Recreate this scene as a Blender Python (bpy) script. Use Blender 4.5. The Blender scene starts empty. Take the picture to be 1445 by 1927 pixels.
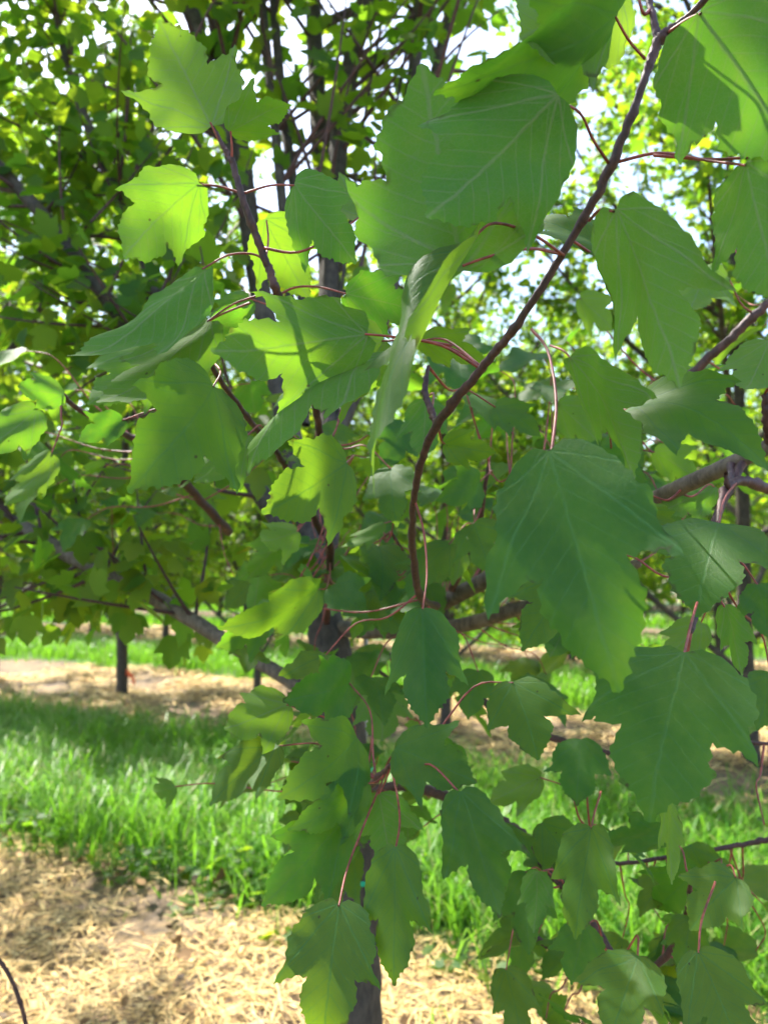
import bpy, math, random
import numpy as np
from mathutils import Vector, Matrix, Quaternion
from mathutils.geometry import delaunay_2d_cdt

# ------------------------------------------------------------------ camera, sky, sun, exposure
SC = bpy.context.scene
COL = SC.collection
CAM_POS = Vector((0, 0, 1.5))
PITCH = math.radians(3.7)
F = 1483.0                       # focal length in pixels of the 1445 x 1927 photograph
cam_data = bpy.data.cameras.new('camera')
cam = bpy.data.objects.new('camera', cam_data)
COL.objects.link(cam)
cam.location = CAM_POS
cam.rotation_euler = (math.radians(90) + PITCH, 0, 0)
cam_data.sensor_fit = 'VERTICAL'
cam_data.sensor_height = 24.0
cam_data.lens = 24.0 * F / 1927.0
cam_data.clip_start = 0.02
cam_data.clip_end = 2000
cam_data.dof.use_dof = True
cam_data.dof.focus_distance = 0.57
cam_data.dof.aperture_fstop = 5.6
SC.camera = cam

SUN_EL = math.radians(56)
SUN_AZ = math.atan2(-0.57, 0.82)
SUN_DIR = Vector((math.sin(SUN_AZ) * math.cos(SUN_EL), math.cos(SUN_AZ) * math.cos(SUN_EL), math.sin(SUN_EL)))
world = bpy.data.worlds.new('World')
SC.world = world
world.use_nodes = True
wn = world.node_tree
sky = wn.nodes.new('ShaderNodeTexSky')
sky.sky_type = 'NISHITA'
sky.sun_disc = False
sky.sun_elevation = SUN_EL
sky.sun_rotation = SUN_AZ
sky.dust_density = 1.6
bg = wn.nodes['Background']
bg.inputs['Strength'].default_value = 0.15
wn.links.new(sky.outputs[0], bg.inputs['Color'])
sun_data = bpy.data.lights.new('sun', 'SUN')
sun_data.energy = 4.2
sun_data.angle = math.radians(0.53)
sun_data.color = (1.0, 0.95, 0.86)
sun = bpy.data.objects.new('sun', sun_data)
COL.objects.link(sun)
sun.rotation_euler = SUN_DIR.to_track_quat('Z', 'Y').to_euler()
SC.view_settings.view_transform = 'Standard'
SC.view_settings.look = 'None'
SC.view_settings.gamma = 1.0
SC.view_settings.exposure = 1.92
SC.render.engine = 'CYCLES'
SC.cycles.use_denoising = True
SC.cycles.use_light_tree = False
SC.cycles.max_bounces = 4
SC.cycles.transmission_bounces = 4
SC.cycles.diffuse_bounces = 3
SC.cycles.glossy_bounces = 2
SC.cycles.use_adaptive_sampling = True
SC.cycles.adaptive_threshold = 0.03

# ------------------------------------------------------------------ helpers
RIGHT = Vector((1, 0, 0))
UPV = Vector((0, -math.sin(PITCH), math.cos(PITCH)))
FWD = Vector((0, math.cos(PITCH), math.sin(PITCH)))


def at(px, py, d):
    """a point d metres in front of the lens, where the photograph has pixel px, py"""
    return CAM_POS + FWD * d + RIGHT * ((px - 722.5) / F * d) + UPV * (-(py - 963.5) / F * d)


def mk_mesh(name, verts, faces, mat, smooth=True, rnd=None):
    """verts (n,3); faces: list of integer arrays, each (m,3) or (m,4)"""
    me = bpy.data.meshes.new(name)
    verts = np.asarray(verts, dtype=np.float32)
    faces = [np.asarray(f, dtype=np.int32) for f in faces if len(f)]
    me.vertices.add(len(verts))
    me.vertices.foreach_set('co', verts.ravel())
    nl = sum(f.size for f in faces)
    nf = sum(len(f) for f in faces)
    me.loops.add(nl)
    me.polygons.add(nf)
    me.loops.foreach_set('vertex_index', np.concatenate([f.ravel() for f in faces]))
    tot = np.concatenate([np.full(len(f), f.shape[1], dtype=np.int32) for f in faces])
    start = np.concatenate([[0], np.cumsum(tot)[:-1]]).astype(np.int32)
    me.polygons.foreach_set('loop_start', start)
    me.polygons.foreach_set('loop_total', tot)
    me.polygons.foreach_set('use_smooth', np.full(nf, smooth, dtype=bool))
    if rnd is not None:
        a = me.attributes.new('rnd', 'FLOAT', 'POINT')
        a.data.foreach_set('value', np.asarray(rnd, dtype=np.float32))
    me.update(calc_edges=True)
    me.validate()
    me.materials.append(mat)
    return me


def link(name, data, parent=None, inv=None, label=None, cat=None, group=None, kind=None):
    o = bpy.data.objects.new(name, data)
    COL.objects.link(o)
    if parent is not None:
        o.parent = parent
        if inv is not None:
            o.matrix_parent_inverse = inv
    if label: o['label'] = label
    if cat: o['category'] = cat
    if group: o['group'] = group
    if kind: o['kind'] = kind
    return o


def smooth_path(pts, rad, n=6):
    """Catmull-Rom through pts (Vectors) with radii"""
    P = np.array([list(p) for p in pts], dtype=float)
    R = np.array(rad, dtype=float)
    if len(P) < 3:
        t = np.linspace(0, 1, n + 1)[:, None]
        return P[0] * (1 - t) + P[-1] * t, R[0] * (1 - t[:, 0]) + R[-1] * t[:, 0]
    Q = np.vstack([2 * P[0] - P[1], P, 2 * P[-1] - P[-2]])
    out, ro = [], []
    for i in range(len(P) - 1):
        p0, p1, p2, p3 = Q[i], Q[i + 1], Q[i + 2], Q[i + 3]
        for k in range(n):
            t = k / n
            out.append(0.5 * (2 * p1 + (p2 - p0) * t + (2 * p0 - 5 * p1 + 4 * p2 - p3) * t * t + (3 * p1 - p0 - 3 * p2 + p3) * t ** 3))
            ro.append(R[i] * (1 - t) + R[i + 1] * t)
    out.append(P[-1]); ro.append(R[-1])
    return np.array(out), np.array(ro)


class Tubes:
    def __init__(self):
        self.v, self.f, self.n = [], [], 0

    def add(self, P, R, sides=8, knobs=0.0, rng=None):
        P = np.asarray(P); R = np.asarray(R)
        T = np.gradient(P, axis=0)
        T /= np.linalg.norm(T, axis=1)[:, None] + 1e-9
        ref = np.array([0, 0, 1.0]) if abs(T[0][2]) < 0.9 else np.array([1.0, 0, 0])
        A = np.cross(T, ref); A /= np.linalg.norm(A, axis=1)[:, None] + 1e-9
        B = np.cross(T, A)
        ang = np.arange(sides) * 2 * math.pi / sides
        rr = R[:, None] * np.ones(sides)[None]
        if knobs and rng is not None:
            rr = rr * (1 + knobs * rng.standard_normal(rr.shape))
        ring = P[:, None, :] + rr[:, :, None] * (A[:, None, :] * np.cos(ang)[None, :, None] + B[:, None, :] * np.sin(ang)[None, :, None])
        m = len(P)
        base = self.n
        self.v.append(ring.reshape(-1, 3))
        self.v.append(P[-1:] + T[-1:] * R[-1])
        i = np.arange(m - 1)[:, None] * sides
        j = np.arange(sides)[None]
        q = np.stack([i + j, i + (j + 1) % sides, i + sides + (j + 1) % sides, i + sides + j], axis=-1).reshape(-1, 4) + base
        self.f.append(q)
        tip = base + m * sides
        l = base + (m - 1) * sides
        c = np.array([[l + k, l + (k + 1) % sides, tip, tip] for k in range(sides)])
        self.tri = getattr(self, 'tri', [])
        self.tri.append(c[:, :3])
        self.n += m * sides + 1

    def mesh(self, name, mat):
        return mk_mesh(name, np.vstack(self.v), [np.vstack(self.f), np.vstack(self.tri)], mat)


# ------------------------------------------------------------------ materials
class NT:
    def __init__(self, name):
        self.m = bpy.data.materials.new(name)
        self.m.use_nodes = True
        self.t = self.m.node_tree
        self.t.nodes.clear()

    def n(self, typ, **kw):
        x = self.t.nodes.new(typ)
        for k, v in kw.items():
            if k == 'i':
                for a, b in v.items():
                    if hasattr(b, 'is_output') or isinstance(b, bpy.types.NodeSocket):
                        self.t.links.new(b, x.inputs[a])
                    else:
                        x.inputs[a].default_value = b
            else:
                setattr(x, k, v)
        return x

    def math(self, op, a, b=None, c=None, clamp=False):
        i = {0: a}
        if b is not None: i[1] = b
        if c is not None: i[2] = c
        return self.n('ShaderNodeMath', operation=op, use_clamp=clamp, i=i).outputs[0]

    def mix(self, fac, a, b, blend='MIX'):
        x = self.n('ShaderNodeMix', data_type='RGBA', blend_type=blend)
        for s, v in ((0, fac), (6, a), (7, b)):
            if isinstance(v, bpy.types.NodeSocket):
                self.t.links.new(v, x.inputs[s])
            else:
                x.inputs[s].default_value = v if s == 0 else (*v, 1.0) if len(v) == 3 else v
        return x.outputs[2]

    def smooth(self, v, lo, hi):
        return self.n('ShaderNodeMapRange', interpolation_type='SMOOTHSTEP', i={0: v, 1: lo, 2: hi, 3: 0.0, 4: 1.0}).outputs[0]

    def noise(self, vec, scale, detail=3.0, rough=0.55, out=0):
        return self.n('ShaderNodeTexNoise', i={'Vector': vec, 'Scale': scale, 'Detail': detail, 'Roughness': rough}).outputs[out]

    def out(self, shader):
        o = self.n('ShaderNodeOutputMaterial')
        self.t.links.new(shader, o.inputs[0])
        return self.m


def leaf_material(name, near):
    t = NT(name)
    geo = t.n('ShaderNodeNewGeometry')
    back = geo.outputs['Backfacing']
    if near:
        rnd = t.n('ShaderNodeObjectInfo').outputs['Random']
    else:
        rnd = t.n('ShaderNodeAttribute', attribute_name='rnd').outputs['Fac']
    rnd2 = t.math('FRACT', t.math('MULTIPLY', rnd, 7.13))
    top = t.mix(rnd, (0.011, 0.064, 0.010), (0.036, 0.112, 0.009))
    under = t.mix(rnd, (0.075, 0.195, 0.030), (0.110, 0.225, 0.028))
    trans = t.mix(rnd2, (0.120, 0.370, 0.016), (0.270, 0.440, 0.016))
    if not near:
        trans = t.mix(rnd2, (0.190, 0.430, 0.018), (0.400, 0.520, 0.016))
    bump = None
    if near:
        uv = t.n('ShaderNodeUVMap', uv_map='leaf').outputs[0]
        sep = t.n('ShaderNodeSeparateXYZ', i={0: uv})
        nz = t.noise(uv, 7.0, 3.0, 0.5)
        wob = t.math('MULTIPLY', t.math('SUBTRACT', nz, 0.5), 0.035)
        x = t.math('ABSOLUTE', t.math('ADD', sep.outputs[0], wob))
        y = sep.outputs[1]
        vein = t.math('SUBTRACT', 1.0, t.smooth(x, 0.004, 0.017))
        for ang, wd in ((40, 0.013), (68, 0.009)):        # lateral main veins
            s, c = math.sin(math.radians(ang)), math.cos(math.radians(ang))
            d = t.math('ABSOLUTE', t.math('SUBTRACT', t.math('MULTIPLY', x, c), t.math('MULTIPLY', y, s)))
            d = t.math('ABSOLUTE', t.math('SUBTRACT', t.math('MULTIPLY', y, s), t.math('MULTIPLY', x, c))) if ang > 50 else d
            vein = t.math('MAXIMUM', vein, t.math('SUBTRACT', 1.0, t.smooth(d, 0.003, wd)))
        ch = t.math('FRACT', t.math('MULTIPLY', t.math('SUBTRACT', y, t.math('MULTIPLY', x, 0.85)), 8.5))
        ch = t.math('ABSOLUTE', t.math('SUBTRACT', ch, 0.5))
        sec = t.math('MULTIPLY', t.math('SUBTRACT', 1.0, t.smooth(ch, 0.02, 0.09)), 0.55)
        vein = t.math('MAXIMUM', vein, sec)
        net = t.n('ShaderNodeTexVoronoi', feature='DISTANCE_TO_EDGE', i={'Vector': uv, 'Scale': 34.0}).outputs['Distance']
        netm = t.math('SUBTRACT', 1.0, t.smooth(net, 0.0, 0.10))
        veinf = t.math('ADD', t.math('MULTIPLY', vein, 0.62), t.math('MULTIPLY', netm, 0.22))
        top = t.mix(veinf, top, (0.075, 0.200, 0.050))
        under = t.mix(veinf, under, (0.230, 0.300, 0.130))
        trans = t.mix(veinf, trans, (0.080, 0.200, 0.014))
        mott = t.noise(uv, 4.0, 4.0, 0.6)
        mf = t.smooth(mott, 0.35, 0.75)
        top = t.mix(t.math('MULTIPLY', mf, 0.5), top, (0.040, 0.150, 0.018))
        trans = t.mix(t.math('MULTIPLY', mf, 0.45), trans, (0.30, 0.42, 0.015))
        # small brown blemishes
        objv = t.n('ShaderNodeVectorMath', operation='ADD', i={0: uv, 1: t.n('ShaderNodeCombineXYZ', i={0: rnd, 1: rnd2}).outputs[0]}).outputs[0]
        sp = t.n('ShaderNodeTexVoronoi', feature='F1', i={'Vector': objv, 'Scale': 6.0}).outputs['Distance']
        blot = t.math('MULTIPLY', t.math('SUBTRACT', 1.0, t.smooth(sp, 0.04, 0.11)), t.smooth(t.noise(objv, 5.0), 0.50, 0.58))
        eg = t.n('ShaderNodeAttribute', attribute_name='rnd').outputs['Fac']
        rim = t.math('MULTIPLY', t.smooth(eg, 0.55, 0.95), t.smooth(t.noise(objv, 4.5, 3.0), 0.54, 0.66))
        blot = t.math('MAXIMUM', blot, t.math('MULTIPLY', rim, 0.85))
        top = t.mix(t.math('MULTIPLY', blot, 0.7), top, (0.07, 0.05, 0.02))
        under = t.mix(t.math('MULTIPLY', blot, 0.7), under, (0.08, 0.06, 0.02))
        trans = t.mix(t.math('MULTIPLY', blot, 0.8), trans, (0.06, 0.04, 0.01))
        hgt = t.math('ADD', t.math('MULTIPLY', vein, -0.6), t.math('ADD', t.math('MULTIPLY', netm, -0.25), t.math('MULTIPLY', mott, 0.6)))
        bump = t.n('ShaderNodeBump', i={'Strength': 0.28, 'Distance': 0.0010, 'Height': hgt}).outputs[0]
    col = t.mix(back, top, under)
    rough = t.math('ADD', 0.54, t.math('MULTIPLY', back, 0.16))
    p = t.n('ShaderNodeBsdfPrincipled', i={'Base Color': col, 'Roughness': rough, 'Specular IOR Level': 0.34})
    tr = t.n('ShaderNodeBsdfTranslucent', i={'Color': trans})
    if bump is not None:
        t.t.links.new(bump, p.inputs['Normal'])
    mx = t.n('ShaderNodeMixShader', i={0: 0.47 if near else 0.54, 1: p.outputs[0], 2: tr.outputs[0]})
    return t.out(mx.outputs[0])


def bark_material(name, c1, c2, scale, bump_d, rough=0.85):
    t = NT(name)
    co = t.n('ShaderNodeTexCoord').outputs['Object']
    mp = t.n('ShaderNodeMapping', i={'Vector': co, 'Scale': (1, 1, 0.35)}).outputs[0]
    n1 = t.noise(mp, scale, 5.0, 0.65)
    n2 = t.noise(co, scale * 0.2, 2.0, 0.5)
    c = t.mix(t.smooth(n1, 0.3, 0.7), c1, c2)
    c = t.mix(t.math('MULTIPLY', t.smooth(n2, 0.5, 0.75), 0.5), c, tuple(min(1, x * 1.7) for x in c2))
    b = t.n('ShaderNodeBump', i={'Strength': 0.7, 'Distance': bump_d, 'Height': n1}).outputs[0]
    p = t.n('ShaderNodeBsdfPrincipled', i={'Base Color': c, 'Roughness': rough, 'Normal': b})
    return t.out(p.outputs[0])


def plain_material(name, c, rough=0.5, var=0.25, scale=60.0, metallic=0.0):
    t = NT(name)
    co = t.n('ShaderNodeTexCoord').outputs['Object']
    n = t.noise(co, scale, 3.0)
    cc = t.mix(t.smooth(n, 0.3, 0.7), tuple(x * (1 - var) for x in c), tuple(min(1, x * (1 + var)) for x in c))
    p = t.n('ShaderNodeBsdfPrincipled', i={'Base Color': cc, 'Roughness': rough, 'Metallic': metallic})
    return t.out(p.outputs[0])


def blade_material(name, ca, cb, cc, transl, tcol, rough=0.5):
    t = NT(name)
    rnd = t.n('ShaderNodeAttribute', attribute_name='rnd').outputs['Fac']
    r2 = t.math('FRACT', t.math('MULTIPLY', rnd, 5.71))
    c = t.mix(rnd, ca, cb)
    c = t.mix(t.smooth(r2, 0.78, 0.92), c, cc)
    p = t.n('ShaderNodeBsdfPrincipled', i={'Base Color': c, 'Roughness': rough, 'Specular IOR Level': 0.22})
    if transl <= 0:
        return t.out(p.outputs[0])
    tr = t.n('ShaderNodeBsdfTranslucent', i={'Color': (*tcol, 1)})
    return t.out(t.n('ShaderNodeMixShader', i={0: transl, 1: p.outputs[0], 2: tr.outputs[0]}).outputs[0])


M_LEAF = leaf_material('maple_leaf', True)
M_CROWN = leaf_material('maple_crown_leaf', False)
M_BARK = bark_material('maple_bark', (0.030, 0.023, 0.017), (0.080, 0.062, 0.046), 70, 0.006)
M_LIMB = bark_material('maple_limb_bark', (0.080, 0.058, 0.040), (0.180, 0.138, 0.098), 110, 0.002)
M_TWIG = bark_material('maple_twig_bark', (0.034, 0.014, 0.013), (0.090, 0.036, 0.031), 300, 0.0008, 0.6)
M_STALK = plain_material('leaf_stalk_red', (0.25, 0.050, 0.036), 0.5, 0.4, 120)
M_TAPE = plain_material('tie_tape_green', (0.010, 0.42, 0.24), 0.4, 0.2, 80)
M_STAKE = plain_material('stake_metal', (0.30, 0.30, 0.31), 0.45, 0.2, 50, 0.7)
M_FLAG = plain_material('flag_orange', (0.85, 0.13, 0.03), 0.5, 0.15, 60)
M_GRASS = blade_material('grass_blade', (0.045, 0.165, 0.016), (0.125, 0.260, 0.028), (0.30, 0.30, 0.12), 0.42, (0.22, 0.50, 0.025), 0.38)
M_STRAW = blade_material('straw_stem', (0.54, 0.345, 0.115), (0.76, 0.560, 0.245), (0.15, 0.095, 0.05), 0.0, (0, 0, 0), 0.6)

# ------------------------------------------------------------------ ground: straw strips along the rows, grass alleys between
ROW_U = Vector((math.cos(math.radians(-29)), math.sin(math.radians(-29)), 0))
ROW_V = Vector((-ROW_U.y, ROW_U.x, 0))
V0 = 1.22            # distance of the first row of trees across the rows
DV = 5.3             # row spacing
HALF = 1.62          # half width of a straw strip


def ground_mat():
    t = NT('orchard_ground')
    co = t.n('ShaderNodeTexCoord').outputs['Object']
    v = t.n('ShaderNodeVectorMath', operation='DOT_PRODUCT', i={0: co, 1: tuple(ROW_V)}).outputs['Value']
    edge = t.math('MULTIPLY', t.math('SUBTRACT', t.noise(co, 1.7, 3.0), 0.5), 0.7)
    w = t.math('ADD', t.math('SUBTRACT', v, V0 - DV / 2), edge)
    w = t.math('MULTIPLY', t.math('FRACT', t.math('DIVIDE', w, DV)), DV)
    d = t.math('ABSOLUTE', t.math('SUBTRACT', w, DV / 2))
    band = t.smooth(d, HALF - 0.12, HALF + 0.12)
    n1 = t.noise(co, 22.0, 6.0, 0.7)
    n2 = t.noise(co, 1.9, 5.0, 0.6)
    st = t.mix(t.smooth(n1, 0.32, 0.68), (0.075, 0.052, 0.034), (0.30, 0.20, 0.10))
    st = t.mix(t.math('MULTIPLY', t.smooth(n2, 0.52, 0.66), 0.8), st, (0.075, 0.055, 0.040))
    gr = t.mix(t.smooth(n1, 0.3, 0.7), (0.030, 0.070, 0.016), (0.075, 0.145, 0.030))
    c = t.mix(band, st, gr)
    b = t.n('ShaderNodeBump', i={'Strength': 0.9, 'Distance': 0.03, 'Height': n1}).outputs[0]
    p = t.n('ShaderNodeBsdfPrincipled', i={'Base Color': c, 'Roughness': 0.9, 'Normal': b})
    return t.out(p.outputs[0])


def ground_height(x, y):
    return 0.025 * np.sin(1.9 * x + 0.7) * np.cos(2.3 * y) + 0.018 * np.sin(5.1 * x + 3.3 * y)


gx = np.concatenate([[-400, -120, -40], np.linspace(-14, 14, 113), [40, 120, 400]])
gy = np.concatenate([[-60, -10], np.linspace(-2, 22, 97), [40, 120, 400]])
GX, GY = np.meshgrid(gx, gy, indexing='ij')
near_w = ((np.abs(GX) < 14.1) & (GY > -2.1) & (GY < 22.1)).astype(float)
GZ = ground_height(GX, GY) * near_w
ni, nj = GX.shape
ii, jj = np.meshgrid(np.arange(ni - 1), np.arange(nj - 1), indexing='ij')
gq = np.stack([ii * nj + jj, (ii + 1) * nj + jj, (ii + 1) * nj + jj + 1, ii * nj + jj + 1], -1).reshape(-1, 4)
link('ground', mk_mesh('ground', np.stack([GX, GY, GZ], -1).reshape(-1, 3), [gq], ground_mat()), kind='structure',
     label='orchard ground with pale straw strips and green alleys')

NR = np.random.default_rng(11)


def uv_scatter(n, u0, u1, v0, v1, edge=0.0):
    u = NR.uniform(u0, u1, n); v = NR.uniform(v0, v1, n)
    if edge:
        v = v + edge * NR.standard_normal(n)
    x = u * ROW_U.x + v * ROW_V.x
    y = u * ROW_U.y + v * ROW_V.y
    return x, y


def in_view(x, y):
    """the part of the nursery in front of where the photographer stands, with room to step aside"""
    return (y > -0.5) & (np.abs(x) < 2.4 + 0.75 * np.maximum(y, 0))


def blades(x, y, hmin, hmax, wmin, wmax, lean):
    n = len(x)
    h = NR.uniform(hmin, hmax, n); w = NR.uniform(wmin, wmax, n)
    a = NR.uniform(0, 2 * math.pi, n)
    side = np.stack([np.cos(a), np.sin(a), np.zeros(n)], -1)
    b = a + math.pi / 2 + NR.uniform(-0.4, 0.4, n)
    ld = np.stack([np.cos(b), np.sin(b), np.zeros(n)], -1) * (lean * NR.uniform(0.2, 1.2, n) * h)[:, None]
    base = np.stack([x, y, ground_height(x, y) - 0.01], -1)
    up = np.zeros((n, 3)); up[:, 2] = h
    V = np.empty((n, 7, 3))
    V[:, 0] = base - side * w[:, None] / 2; V[:, 1] = base + side * w[:, None] / 2
    m1 = base + up * 0.5 + ld * 0.22
    V[:, 2] = m1 - side * w[:, None] * 0.48; V[:, 3] = m1 + side * w[:, None] * 0.48
    m2 = base + up * 0.85 + ld * 0.62
    V[:, 4] = m2 - side * w[:, None] * 0.30; V[:, 5] = m2 + side * w[:, None] * 0.30
    V[:, 6] = base + up * (1.0 - 0.25 * lean) + ld * 1.1
    i = np.arange(n)[:, None] * 7
    q = np.concatenate([i + [0, 1, 3, 2], i + [2, 3, 5, 4]])
    return V.reshape(-1, 3), q, i + [4, 5, 6], np.repeat(NR.uniform(0, 1, n), 7)


def build_grass():
    vs, qs, ts, rs, off = [], [], [], [], 0
    for (n, u0, u1, k, hm, hx, wm, wx, ln) in (
            (85000, -7.5, 5.5, 0, .05, .40, .004, .010, 1.15),
            (2600, -7.5, 5.5, 0, .22, .42, .010, .020, .9),
            (42000, -13, 6, 1, .12, .30, .007, .014, .7),
            (16000, -22, 10, 2, .15, .32, .012, .025, .6),
            (12000, -30, 14, 3, .15, .35, .02, .04, .6)):
        c = V0 + DV * (k + 0.5)
        hw = DV / 2 - HALF
        x, y = uv_scatter(n, u0, u1, c - hw + 0.05, c + hw - 0.05, 0.13)
        # uneven clumps
        cl = np.sin(3.1 * x + 1.3 * y) * np.cos(2.2 * y - 1.7 * x) + 0.6 * np.sin(7 * x) * np.sin(6 * y)
        keep = in_view(x, y) & (NR.uniform(-1.3, 0.9, n) < cl + 0.3)
        x, y = x[keep], y[keep]
        V, q, tr, r = blades(x, y, hm, hx, wm, wx, ln)
        vs.append(V); qs.append(q + off); ts.append(tr + off); rs.append(r); off += len(V)
    # stray tufts in the straw
    x, y = uv_scatter(1500, -6, 4, V0 - HALF, V0 + HALF)
    keep = in_view(x, y) & (np.sin(2.7 * x + 4) * np.sin(3.9 * y + 1) > 0.72)
    V, q, tr, r = blades(x[keep], y[keep], .05, .16, .004, .008, .8)
    vs.append(V); qs.append(q + off); ts.append(tr + off); rs.append(r)
    me = mk_mesh('grass', np.vstack(vs), [np.vstack(qs), np.vstack(ts)], M_GRASS, rnd=np.concatenate(rs))
    link('grass', me, kind='stuff', label='tall green grass growing in the alleys between the straw strips', cat='grass')


def build_straw():
    vs, qs, rs, off = [], [], [], 0
    for (n, u0, u1, k, l0, l1, w0, w1) in (
            (85000, -6.5, 4.0, 0, .03, .20, .0015, .0042),
            (6000, -6.5, 4.0, 0, .02, .06, .008, .020),
            (26000, -9.5, 5.0, 1, .08, .26, .005, .012),
            (6000, -16, 8.0, 2, .15, .4, .012, .03)):
        c = V0 + DV * k
        x, y = uv_scatter(n, u0, u1, c - HALF, c + HALF, 0.10)
        pt = np.sin(2.9 * x + 1) * np.sin(2.5 * y + 1.6 * x) + .45 * np.sin(7.3 * x - 2 * y) * np.sin(6.1 * y + 1)
        keep = in_view(x, y) & (NR.uniform(0, 1, n) < np.clip((pt + .62) * 2.2, .06, 1))
        x, y = x[keep], y[keep]
        m = len(x)
        L = NR.uniform(l0, l1, m); W = NR.uniform(w0, w1, m)
        a = NR.uniform(0, math.pi, m)
        el = NR.normal(0.0, 0.16, m)
        d = np.stack([np.cos(a) * np.cos(el), np.sin(a) * np.cos(el), np.sin(el)], -1) * L[:, None] / 2
        roll = NR.uniform(-0.7, 0.7, m)
        s = np.stack([-np.sin(a) * np.cos(roll), np.cos(a) * np.cos(roll), np.sin(roll)], -1) * W[:, None] / 2
        p = np.stack([x, y, ground_height(x, y) + NR.uniform(0.006, 0.05, m)], -1)
        bow = np.zeros((m, 3)); bow[:, 2] = NR.uniform(-0.02, 0.06, m) * L * 2
        V = np.stack([p - d - s, p - d + s, p + bow - s, p + bow + s, p + d - s, p + d + s], 1)
        i = np.arange(m)[:, None] * 6
        q = np.concatenate([i + [0, 2, 3, 1], i + [2, 4, 5, 3]])
        vs.append(V.reshape(-1, 3)); qs.append(q + off); rs.append(np.repeat(NR.uniform(0, 1, m), 6)); off += m * 6
    me = mk_mesh('straw', np.vstack(vs), [np.vstack(qs)], M_STRAW, smooth=False, rnd=np.concatenate(rs))
    link('straw_mulch', me, kind='stuff', label='dry pale straw mulch lying along the tree rows', cat='straw')


build_grass()
build_straw()

# ------------------------------------------------------------------ leaf shapes
OUT = [  # x, y : right half of a red maple leaf, base to tip, length 1
    (0.00, 0.000), (0.09, -0.030), (0.20, -0.005), (0.30, 0.065), (0.365, 0.150),
    (0.40, 0.240), (0.425, 0.340), (0.462, 0.450), (0.548, 0.645), (0.435, 0.592),
    (0.330, 0.568), (0.222, 0.550), (0.258, 0.648), (0.268, 0.715), (0.232, 0.775),
    (0.200, 0.830), (0.165, 0.880), (0.105, 0.920), (0.055, 0.968), (0.00, 1.030)]


def half_outline(rng, lobe, teeth):
    ctrl = []
    for k, (x, y) in enumerate(OUT):
        if 7 <= k <= 9:
            x *= lobe; y *= 0.5 + 0.5 * lobe
        elif k in (10, 11):
            x *= 1 + 0.5 * (1 - lobe)
        if 0 < k < len(OUT) - 1:
            x *= 1 + 0.045 * rng.standard_normal(); y += 0.010 * rng.standard_normal()
        ctrl.append((x, y))
    pts = [ctrl[0]]
    for k in range(len(ctrl) - 1):
        a, b = ctrl[k], ctrl[k + 1]
        ns = 2 if k < 3 else 3
        ex, ey = b[0] - a[0], b[1] - a[1]
        ln = math.hypot(ex, ey) + 1e-6
        nx, ny = ey / ln, -ex / ln
        for q in range(1, ns + 1):
            f = q / ns
            amp = 0.0
            if k >= 3 and q < ns:
                amp = teeth * (1.0 if q == 2 else -0.25) * rng.uniform(0.5, 1.3)
            pts.append((a[0] + ex * f + nx * amp, a[1] + ey * f + ny * amp))
    return pts


def leaf_geometry(seed, w, fold, curl, wave, step):
    rng = np.random.default_rng(seed)
    r = half_outline(rng, rng.uniform(0.84, 1.10), rng.uniform(0.010, 0.020))
    l = half_outline(rng, rng.uniform(0.84, 1.10), rng.uniform(0.012, 0.022))
    ring = [Vector(p) for p in r] + [Vector((-x, y)) for x, y in reversed(l[1:-1])]
    n = len(ring)
    pts = list(ring)
    poly = np.array([list(p) for p in ring])

    def inside(x, y):
        c = False
        j = n - 1
        for i in range(n):
            xi, yi = poly[i]; xj, yj = poly[j]
            if (yi > y) != (yj > y) and x < (xj - xi) * (y - yi) / (yj - yi) + xi:
                c = not c
            j = i
        return c
    ys = np.arange(0.04, 0.98, step)
    for row, y in enumerate(ys):
        pts.append(Vector((0.0, y)))
        for k in range(1, int(0.6 / step) + 1):
            for sg in (-1, 1):
                x = sg * (k - (0.35 if row % 2 else 0.0)) * step
                if inside(x, y) and np.min(np.hypot(poly[:, 0] - x, poly[:, 1] - y)) > step * 0.45:
                    pts.append(Vector((x, y)))
    cd = delaunay_2d_cdt(pts, [(i, (i + 1) % n) for i in range(n)], [list(range(n))], 1, 1e-6)
    P = np.array([list(v) for v in cd[0]])
    faces = [list(f) for f in cd[2] if len(f) == 3]
    fx = []
    for f in faces:
        a, b, c = P[f[0]], P[f[1]], P[f[2]]
        ar = (b[0] - a[0]) * (c[1] - a[1]) - (b[1] - a[1]) * (c[0] - a[0])
        fx.append(f if ar > 0 else f[::-1])
    ph = rng.uniform(0, 6.28, 4)
    x, y = P[:, 0], P[:, 1]
    ax = np.sqrt(x * x + 0.0004)
    X = x * w * math.cos(fold * 0.9)
    Z = ax * w * math.sin(fold) * (0.55 + 0.9 * ax) + curl * 4 * y * (1 - y)
    Z += wave * ax * (np.sin(9 * y + ph[0] + 3 * x) + 0.6 * np.sin(17 * y + ph[1])) * 0.5
    Z += wave * 0.25 * np.sin(11 * x + 6 * y + ph[2])
    Z -= 0.40 * np.maximum(0, y - 0.7) ** 2 * (0.5 + 0.5 * math.sin(ph[3]))
    edge = np.zeros(len(P)); edge[:n] = 1.0
    return np.stack([X, y, Z], -1), fx, P, edge


def leaf_mesh(seed, w, fold, curl, wave, step=.062):
    V, faces, P, edge = leaf_geometry(seed, w, fold, curl, wave, step)
    me = mk_mesh('leaf', V, [np.array(faces)], M_LEAF, rnd=edge)
    uv = me.uv_layers.new(name='leaf')
    li = np.empty(len(me.loops), dtype=np.int32)
    me.loops.foreach_get('vertex_index', li)
    uv.data.foreach_set('uv', P[li].astype(np.float32).ravel())
    return me


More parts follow.
